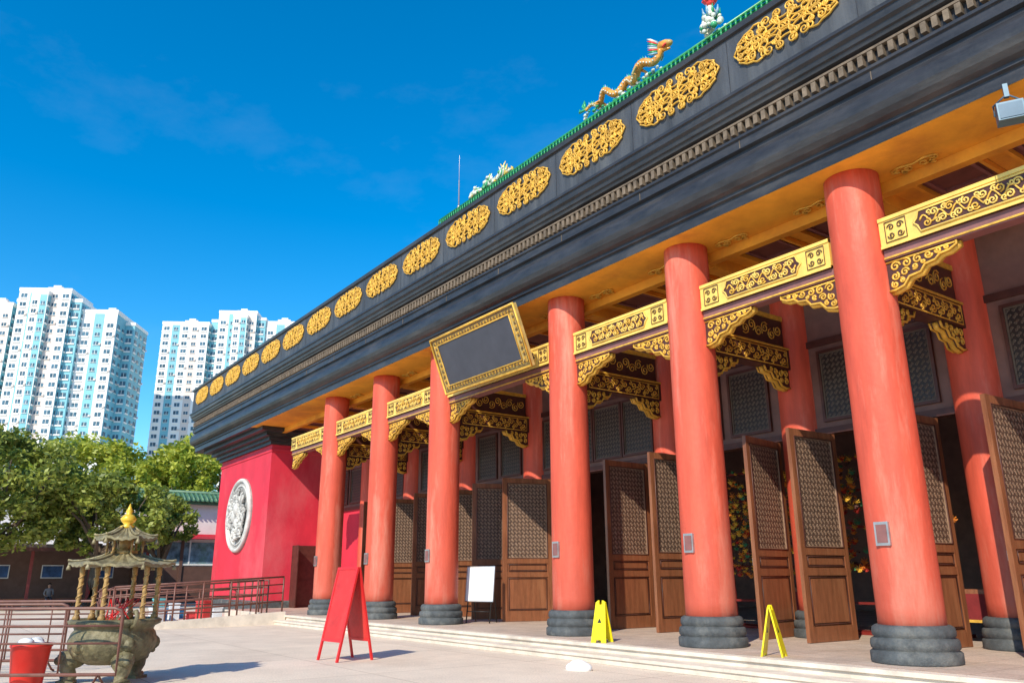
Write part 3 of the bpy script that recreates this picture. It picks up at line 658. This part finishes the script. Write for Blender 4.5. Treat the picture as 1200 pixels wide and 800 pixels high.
# ramp + railings
r_=MB(); r_.add([(-30.4,5.0,.005),(-28.25,5.0,.005),(-28.25,10.74,.3),(-30.4,10.74,.3),(-30.4,5.0,0),(-28.25,5.0,0),(-28.25,10.74,0),(-30.4,10.74,0)],[(0,1,2,3),(0,4,7,3),(1,2,6,5),(3,2,6,7)],0)
r_.add([(-28.4,5.0,0),(-28.2,5.0,0),(-28.2,10.7,0),(-28.4,10.7,0),(-28.4,5.0,.12),(-28.2,5.0,.12),(-28.2,10.7,.42),(-28.4,10.7,.42)],[(0,3,2,1),(4,5,6,7),(0,1,5,4),(1,2,6,5),(2,3,7,6),(3,0,4,7)],0)
ro=r_.obj('ramp',[stepm]); tag(ro,'short sloping concrete access ramp up to porch','ramp',kind='structure')
def railing(p0,p1,z0,z1,label):
    a=Vector((*p0,z0));b=Vector((*p1,z1)); v=b-a; n=max(2,int(v.length/.9)+1)
    t=thing('metal_railing',label,'railing',a,group='handrails around the ramp')
    f=MB()
    for h in (1.15,.9,.62,.34): f.tube([Vector((0,0,h)),v+Vector((0,0,h))],.032 if h==1.15 else .022,8,0)
    f.tube([v+Vector((0,0,1.15)),v+v.normalized()*.18+Vector((0,0,1.08)),v+v.normalized()*.18+Vector((0,0,.9)),v+Vector((0,0,.9))],.026,8,0)
    f.obj('rails',[rail],t)
    for i in range(n):
        q=MB(); c=v*i/(n-1); q.tube([c,c+Vector((0,0,1.15))],.03,8,0); q.obj('post',[rail],t)
railing((-28.3,10.6),(-28.3,5.2),.42,.13,'brown metal handrail beside sloping ramp')
railing((-30.33,10.6),(-30.33,5.2),.3,.02,'brown metal handrail beside sloping ramp')
railing((-30.5,10.85),(-35.0,10.85),.3,.3,'brown metal handrail along raised porch edge')
railing((-31.5,6.2),(-36.5,6.2),0,0,'brown metal handrail enclosing storage corner')
railing((-31.5,6.4),(-31.5,9.8),0,0,'brown metal handrail enclosing storage corner')
boxm=[M('box_white',(.7,.72,.74),.5),M('box_blue',(.04,.3,.6),.5),M('box_red',(.6,.05,.05),.5),M('box_teal',(.15,.5,.52),.5)]
for k,(x,y,z,w_,h_,mi,lb) in enumerate([(-33,7.6,0,.5,.5,0,'white'),(-33.9,7.9,0,.6,.45,1,'blue'),(-34.6,8.6,0,.5,.6,0,'white'),(-32.2,8.6,0,.4,.35,2,'red'),(-33.1,7.65,.52,.42,.3,3,'teal'),(-35.4,8.9,0,.5,.4,1,'blue'),(-32.4,9.6,0,.45,.5,0,'white'),(-34.2,9.6,0,.5,.7,2,'red')]):
    q=MB(); q.box(-w_/2,-w_*.35,0,w_/2,w_*.35,h_-.06,mi); q.box(-w_/2-.02,-w_*.35-.02,h_-.06,w_/2+.02,w_*.35+.02,h_,mi); q.box(-.08,-w_*.35-.04,h_*.5,.08,-w_*.35,h_*.5+.03,mi)
    o=q.obj('storage_box',boxm,None,(x,y,z+.005),(0,0,rnd.uniform(-.4,.4)))
    tag(o,lb+' plastic lidded storage box stacked behind railing','box',group='storage boxes')
# ------------------------------------------------------------------ background hall, shelter
sh=thing('side_hall','pale pink side hall with green tiled eave and mural','building',(-58,20,0))
q=MB(); q.box(-8,-8.4,0,0,14,6.4,0); q.box(-8,-8.42,4.3,.03,14,4.45,1); q.box(-8,-8.43,0,.035,14,2.35,2); 
for k in range(8): q.box(.035,-8.3+2.7*k,0,.12,-8.1+2.7*k,4.1,2)
q.obj('wall',[whitewall,crimson,M('brown_dado',(.12,.06,.045),.7)],sh)
q=MB()
q.box(-8.2,-8.8,6.4,.5,14.2,6.6,0)
y=-8.8
while y<14.2: q.tube([(.75,y,6.62),(.2,y,6.95),(-.3,y,7.2)],.09,6,0); q.lathe([(.1,0),(.1,.02)],8,0,(.75,y,6.58)); y+=.3
q.add([(.72,-8.9,6.6),(.72,14.2,6.6),(-.35,14.2,7.2),(-.35,-8.9,7.2),(-1.4,14.2,6.6),(-1.4,-8.9,6.6)],[(0,1,2,3),(3,2,4,5)],0); q.tube([(-.35,-8.9,7.24),(-.35,14.2,7.24)],.14,8,0)
q.obj('roof',[greenm],sh)
q=MB(); q.box(.04,-8.0,2.5,.06,10,3.9,0)
for k in range(7): q.box(.06,-8.0+3*k-.05,2.4,.09,-8.0+3*k+.05,4.0,1)
q.box(.06,-8.05,2.4,.085,10.1,2.5,1)
q.obj('mural',[M('mural',(.16,.24,.30),.6,var=.8,scale=2.2,dirt=(.10,.22,.13),dirt_amt=.9),whitp],sh)
q=MB(); q.box(.0,-8.6,4.1,1.0,12,4.25,0); q.obj('canopy',[crimson],sh)
sl=thing('waiting_shelter','dark open shelter with brown posts and blue posters','shelter',(-55,7,0))
q=MB(); q.box(-4,-11,3.3,.6,5,3.5,0); q.box(.5,-11,3.1,.62,5,3.3,1); q.obj('roof',[M('shelter_roof',(.16,.12,.10),.7),M('shelter_fascia',(.13,.05,.04),.6)],sl)
q=MB(); q.box(-4,-11,0,-3.85,5,3.29,0); q.obj('back_wall',[M('shelter_wall',(.17,.10,.08),.8)],sl)
for i in range(6):
    q=MB(); q.box(-.08,-.08,0,.08,.08,3.29,0); q.box(-.14,-.14,0,.14,.14,.3,1); q.obj('post',[M('shelter_post',(.26,.05,.045),.6),stone_base],sl,(.2,-10.8+3.1*i,0))
for i in range(5):
    q=MB(); q.box(0,-.6,0,.03,.6,.8,0); q.box(.03,-.54,.06,.035,.54,.74,1); q.obj('poster',[whitp,blue],sl,(-3.84,-8.6+2.9*i,1.6))
q=MB(); q.box(-.25,-6,.40,.25,5,.46,0)
for i in range(7): q.box(-.2,-5.9+1.8*i,0,.2,-5.8+1.8*i,.4,0)
bo=q.obj('bench',[woodb],None,(-56.6,5,0.002)); tag(bo,'long brown bench under shelter roof','bench')
# people
def person(loc,rz,label,sitting,shirt):
    J={'pel':(0,0,.92),'spi':(0,0,1.12),'che':(0,-.01,1.34),'nek':(0,0,1.48),'hd0':(0,-.01,1.56),'hd1':(0,-.015,1.64),'hd2':(0,-.01,1.73)}
    R_={'pel':.15,'spi':.135,'che':.15,'nek':.055,'hd0':.07,'hd1':.095,'hd2':.07}
    E=[('pel','spi'),('spi','che'),('che','nek'),('nek','hd0'),('hd0','hd1'),('hd1','hd2')]
    J['nose']=(0,-.115,1.63); R_['nose']=.014; E.append(('hd1','nose'))
    for s_,n in ((-1,'l'),(1,'r')):
        J['sh'+n]=(s_*.19,0,1.40);R_['sh'+n]=.065;E.append(('che','sh'+n))
        J['ear'+n]=(s_*.095,0,1.63);R_['ear'+n]=.016;E.append(('hd1','ear'+n))
        if sitting:
            J['el'+n]=(s_*.24,-.05,1.12);J['wr'+n]=(s_*.15,-.27,1.05)
            J['hip'+n]=(s_*.1,-.02,.88);J['kn'+n]=(s_*.13,-.44,.90);J['an'+n]=(s_*.13,-.46,.48);J['to'+n]=(s_*.14,-.62,.44);dirn=(s_*-.02,-1,-.1)
        else:
            J['el'+n]=(s_*.25,.02,1.12);J['wr'+n]=(s_*.26,-.06,.88)
            J['hip'+n]=(s_*.1,0,.86);J['kn'+n]=(s_*.11,-.02,.48);J['an'+n]=(s_*.12,.02,.09);J['to'+n]=(s_*.13,-.14,.04);dirn=(0,-.15,-1)
        for k,r in (('el',.048),('wr',.028),('hip',.095),('kn',.065),('an',.042),('to',.035)): R_[k+n]=r
        E+= [('sh'+n,'el'+n),('el'+n,'wr'+n),('pel','hip'+n),('hip'+n,'kn'+n),('kn'+n,'an'+n),('an'+n,'to'+n)]
        w_=Vector(J['wr'+n]); d_=Vector(dirn).normalized(); J['pa'+n]=tuple(w_+d_*.07);R_['pa'+n]=.032;E.append(('wr'+n,'pa'+n))
        for f_ in range(5):
            ln=[.07,.08,.085,.08,.06][f_]; off=Vector(((f_-2)*.017,0,0)) if sitting else Vector((0,(f_-2)*.017,0))
            base=w_+d_*(.09 if f_ else .03)+off*1.1
            J['f%d'%f_+n]=tuple(base+d_*ln*.5+off*.4);J['g%d'%f_+n]=tuple(base+d_*ln+off*.5+Vector((0,-.01,0)));R_['f%d'%f_+n]=.009;R_['g%d'%f_+n]=.008
            E+=[('pa'+n,'f%d'%f_+n),('f%d'%f_+n,'g%d'%f_+n)]
    keys=list(J); dz=-.43 if sitting else 0
    me=bpy.data.meshes.new('person'); me.from_pydata([Vector(J[k])+Vector((0,0,dz)) for k in keys],[(keys.index(a),keys.index(b)) for a,b in E],[])
    o=bpy.data.objects.new('tmp',me); COL.objects.link(o)
    md=o.modifiers.new('s','SKIN'); sv=me.skin_vertices[0].data
    for i,k in enumerate(keys): sv[i].radius=(R_[k],R_[k]*(.72 if k in('pel','spi','che') else 1)); sv[i].use_root=(k=='pel')
    o.modifiers.new('u','SUBSURF').levels=1
    dg_=bpy.context.evaluated_depsgraph_get(); nm=bpy.data.meshes.new_from_object(o.evaluated_get(dg_)); bpy.data.objects.remove(o)
    nm.materials.clear()
    for m in (skinm,shirt,pants): nm.materials.append(m)
    for pgn in nm.polygons:
        c=pgn.center; z=c.z-dz; pgn.use_smooth=True
        if z>1.46: pgn.material_index=0
        elif z<.97 and (abs(c.x)<.2): pgn.material_index=2
        elif (not sitting and z<1.1 and abs(c.x)>.2) or (sitting and c.y<-.18 and z>.98): pgn.material_index=0
        else: pgn.material_index=1
    b=bpy.data.objects.new('person',nm); COL.objects.link(b); b.location=loc; b.rotation_euler=(0,0,rz); tag(b,label,'person')
    q=MB(); q.sphere((0,.015,1.67+dz),.105,0,14,10,(.95,1.05,1.0)); h=q.obj('hair',[hairm],b)
person((-56.5,9.2,.0),pi/2,'seated person in red top on shelter bench',True,shirt_r)
person((-56.5,6.8,.0),pi/2,'seated person in grey shirt on shelter bench',True,shirt_g)
# ------------------------------------------------------------------ trees
def tree(label,loc,th,cc,rad_,ncl,nl,ls,mat,seed,group='leafy trees behind the forecourt'):
    rr=random.Random(seed); t=thing('tree',label,'tree',loc,group=group)
    m=MB(); m.tube([(0,0,0),(.1,.05,th*.4),(-.05,.1,th)],.3,10,0,radii=[.38,.28,.2])
    for k in range(9):
        a=2*pi*k/9+rr.random(); e=(cc[0]+rad_[0]*.6*math.cos(a),cc[1]+rad_[1]*.6*math.sin(a),cc[2]+rad_[2]*rr.uniform(-.4,.5))
        s_=(0,.05,th*rr.uniform(.55,.98)); mid=tuple((s_[i]+e[i])/2+rr.uniform(-.3,.3) for i in range(3)); m.tube([s_,mid,e],.1,6,0,radii=[.13,.08,.025])
    m.obj('trunk',[bark],t)
    vs=[];fs=[]
    for k in range(ncl):
        while True:
            u=Vector((rr.uniform(-1,1),rr.uniform(-1,1),rr.uniform(-1,1)))
            if .25<u.length<1: break
        u=u*(1.0/max(u.length,.55))**.6*.92
        c=Vector((cc[0]+u.x*rad_[0],cc[1]+u.y*rad_[1],cc[2]+u.z*rad_[2])); R0=rr.uniform(.55,1.15)*min(rad_)*.30
        for j in range(nl):
            d_=Vector((rr.gauss(0,1),rr.gauss(0,1),rr.gauss(0,.7))); d_.normalize(); p_=c+d_*R0*rr.random()**.45
            a=Vector((rr.gauss(0,1),rr.gauss(0,1),rr.gauss(0,.6)+.2)).normalized(); b=a.cross(Vector((rr.gauss(0,1),rr.gauss(0,1),rr.gauss(0,1)))).normalized(); s_=ls*rr.uniform(.6,1.3)
            o=len(vs); vs+= [p_-a*s_,p_+b*s_*.5,p_+a*s_,p_-b*s_*.5]; fs.append((o,o+1,o+2,o+3))
    me=bpy.data.meshes.new('crown'); me.from_pydata(vs,[],fs); me.materials.append(mat)
    o=bpy.data.objects.new('crown',me); COL.objects.link(o); o.parent=t
tree('broad green tree beside shelter',(-49,2.8,0),4.0,(0,0,6.1),(3.5,4.2,3.2),90,170,.16,leafd,1)
tree('broad green tree beside shelter',(-50,8.0,0),3.4,(0,0,5.0),(3.2,4.2,2.2),90,160,.16,leafd,2)
tree('broad green tree beside shelter',(-53,12.0,0),3.2,(0,0,4.9),(2.2,2.2,1.5),40,150,.15,leafd,7)
tree('tall light green tree behind side hall',(-70,19.5,0),7,(0,0,9.6),(4.5,5.6,3.4),110,150,.21,leafl,3)
tree('tall light green tree behind side hall',(-74,11,0),7,(0,0,9.3),(4.5,6.0,3.6),110,150,.21,leafl,4)
tree('tall light green tree behind side hall',(-68,15,0),6,(0,0,8.4),(3.5,4.0,2.4),60,140,.2,leafl,8)
tree('broad green tree beside shelter',(-60,-2,0),5,(0,0,7.6),(4.5,5,3.6),70,140,.2,leafd,5)
lb=thing('grey_louvred_block','low grey louvred service building behind trees','building',(-95,14,0))
q=MB(); q.box(-8,-8,0,0,8,11.5,0)
for k in range(8): q.box(0,-7.8,8+.4*k,.2,7.8,8.2+.4*k,1)
q.obj('wall',[whitewall,whitp],lb)
# ------------------------------------------------------------------ towers
tw=M('tower_white',(.86,.83,.78),.7,var=.05,scale=.05); tc_=M('tower_teal_and_shade',(.20,.48,.55),.5,var=.12,scale=.05)
gl=M('tower_glass',(.07,.14,.19),.2,var=.7,scale=.8); tpnk=M('tower_pink_band',(.74,.62,.55),.7,var=.05,scale=.1)
def tower(label,loc,rz,vols,storey=2.9):
    t=thing('apartment_tower',label,'apartment tower',loc,rz,group='high-rise apartment towers')
    w=MB(); g_=MB(); r=MB()
    for (x0,x1,y0,y1,h,mi) in vols:
        w.box(x0,y0,0,x1,y1,h,mi)
        r.box(x0-.15,y0-.15,h,x1+.15,y1+.15,h+1.1,0)
        nf=int(h/storey)
        faces=[((x0,y0),(1,0),(0,-1),x1-x0,mi),((x1,y0),(0,1),(1,0),y1-y0,1),((x0,y0),(0,1),(-1,0),y1-y0,mi)]
        for (ox,oy),(ux,uy),(nx,ny),L_,fm in faces:
            nb=max(1,round(L_/3.3)); st_=L_/nb
            def quad(a0,a1,z0,z1,off): return [(ox+ux*a+nx*off,oy+uy*a+ny*off,zz) for a,zz in ((a0,z0),(a1,z0),(a1,z1),(a0,z1))]
            if fm==1 and mi==0: g_.add(quad(.05,L_-.05,0.1,h-.3,.03),[(0,1,2,3)],3)  # teal sheet paints the bluish shade of the right-hand face into its colour
            for b in range(nb):
                c=(b+.5)*st_
                if b%2==1 and fm==0: g_.add(quad(c-st_*.42,c+st_*.42,.1,h-.3,.035),[(0,1,2,3)],3 if b%4==1 else 2)
            for f in range(1,nf):
                z=f*storey+.8
                for b in range(nb):
                    ww=min(1.9,st_*.58) if b%2==0 else min(1.5,st_*.5); c=(b+.5)*st_
                    hh=1.35 if b%2==0 else 1.1
                    g_.add(quad(c-ww/2,c+ww/2,z,z+hh,.08),[(0,1,2,3)],0)
                    g_.add(quad(c-.06,c+.06,z,z+hh,.12),[(0,1,2,3)],1)
                    a0,a1=c-ww/2-.15,c+ww/2+.15
                    P=[(ox+ux*a+nx*d_,oy+uy*a+ny*d_,zz) for zz in (z-.5 if b%2==0 else z-.15,z-.05) for a,d_ in ((a0,.02),(a1,.02),(a1,.30),(a0,.30))]
                    g_.add(P,[(0,1,2,3),(4,5,6,7),(1,2,6,5),(2,3,7,6),(3,0,4,7)],1)
                    if (f*7+b*5)%4==0:
                        e0=c+ww/2+.2
                        P=[(ox+ux*a+nx*d_,oy+uy*a+ny*d_,zz) for zz in (z-.1,z+.45) for a,d_ in ((e0,.04),(e0+.55,.04),(e0+.55,.5),(e0,.5))]
                        if e0+.6<L_: g_.add(P,[(0,1,2,3),(4,5,6,7),(1,2,6,5),(2,3,7,6),(3,0,4,7)],2)
    w.obj('wall',[tw,tc_],t)
    wo_=g_.obj('window_grid',[gl,tw,tpnk,tc_],t,norm=False); wo_['kind']='stuff'
    for (x0,x1,y0,y1,h,mi) in vols[:3]:
        cx=(x0+x1)/2;cy=(y0+y1)/2; r.box(cx-2.4,cy-2,h+1.1,cx+2.4,cy+2,h+3.4,1); r.box(cx-1.2,cy-1,h+3.4,cx+1.2,cy+1,h+4.4,0)
    r.obj('roof_parapet',[tw,tpnk],t)
V1=[(-15,1,-9,6,90,0),(-32,-18,-6,7,86,0),(4,15,-6,12,84,0),(-18.02,-15,-4,5,88,1),(1,4.02,-7.5,6,87,1),(-10,-5,-11,-9.02,88.5,0),(15,18,1,12,82,1)]
tower('white high-rise apartment tower with side shade painted in teal',(-286,31,0),math.radians(58),V1)
V2=[(-6,8,-8,9,98,0),(-26,-9,-9,6,93,0),(11,22,-5,9,95,0),(-9.02,-6,-6,7,95,1),(8,11.02,-6,8,96,1),(0,5,-10,-8.02,96,0),(22.01,28,1,9,91,0)]
tower('white high-rise apartment tower with stepped roofline',(-301,88,0),math.radians(58),V2)
# ------------------------------------------------------------------ light, world, camera
EL=math.radians(38); dirx,diry=-.49,.87; l=math.hypot(dirx,diry); dirx/=l;diry/=l
sun=bpy.data.lights.new('sun','SUN'); sun.energy=5.0; sun.angle=math.radians(.5); sun.color=(1,.92,.77)
so=bpy.data.objects.new('sun',sun); COL.objects.link(so)
so.rotation_euler=Vector((dirx*math.cos(EL),diry*math.cos(EL),-math.sin(EL))).to_track_quat('-Z','Y').to_euler()
wd=bpy.data.worlds.new('World'); S.world=wd; wd.use_nodes=True; N=wd.node_tree.nodes;L=wd.node_tree.links
bg=N['Background']; sky=N.new('ShaderNodeTexSky'); sky.sky_type='NISHITA'; sky.sun_disc=False; sky.sun_elevation=EL; sky.sun_rotation=math.atan2(-dirx,-diry); sky.air_density=.95; sky.dust_density=.2; sky.ozone_density=3.
hs=N.new('ShaderNodeHueSaturation'); hs.inputs['Saturation'].default_value=1.45; hs.inputs['Hue'].default_value=.494; hs.inputs['Value'].default_value=1.5
L.new(sky.outputs[0],hs.inputs['Color'])
tcw=N.new('ShaderNodeTexCoord'); mpw=N.new('ShaderNodeMapping'); mpw.inputs['Scale'].default_value=(1.2,3,6); mpw.inputs['Rotation'].default_value=(.2,.3,.6)
nw=N.new('ShaderNodeTexNoise'); nw.inputs['Scale'].default_value=1.1; nw.inputs['Detail'].default_value=7; nw.inputs['Roughness'].default_value=.6
L.new(tcw.outputs['Generated'],mpw.inputs[0]); L.new(mpw.outputs[0],nw.inputs['Vector'])
rw=N.new('ShaderNodeValToRGB'); rw.color_ramp.elements[0].position=.55; rw.color_ramp.elements[1].position=.9; rw.color_ramp.elements[0].color=(0,0,0,1); rw.color_ramp.elements[1].color=(.09,.09,.09,1)
L.new(nw.outputs[0],rw.inputs[0]); mw_=N.new('ShaderNodeMix'); mw_.data_type='RGBA'; mw_.inputs[7].default_value=(5,6,7,1)
L.new(rw.outputs[0],mw_.inputs[0]); L.new(hs.outputs[0],mw_.inputs[6]); L.new(mw_.outputs[2],bg.inputs['Color']); bg.inputs['Strength'].default_value=.15
cam=bpy.data.cameras.new('camera'); cam.sensor_width=36; cam.lens=36*936/1200; cam.clip_end=6000; cam.clip_start=.1
cmo=bpy.data.objects.new('camera',cam); COL.objects.link(cmo); S.camera=cmo
th=math.radians(16.45); al=math.radians(35.92)
fw=Vector((-math.cos(al)*math.cos(th),math.sin(al)*math.cos(th),math.sin(th)))
rot=fw.to_track_quat('-Z','Y').to_matrix()@Matrix.Rotation(math.radians(-.3),3,'Z')
cmo.location=(0,0,1.5); cmo.rotation_euler=rot.to_euler()
S.view_settings.view_transform='Standard'; S.view_settings.look='None'; S.view_settings.exposure=0
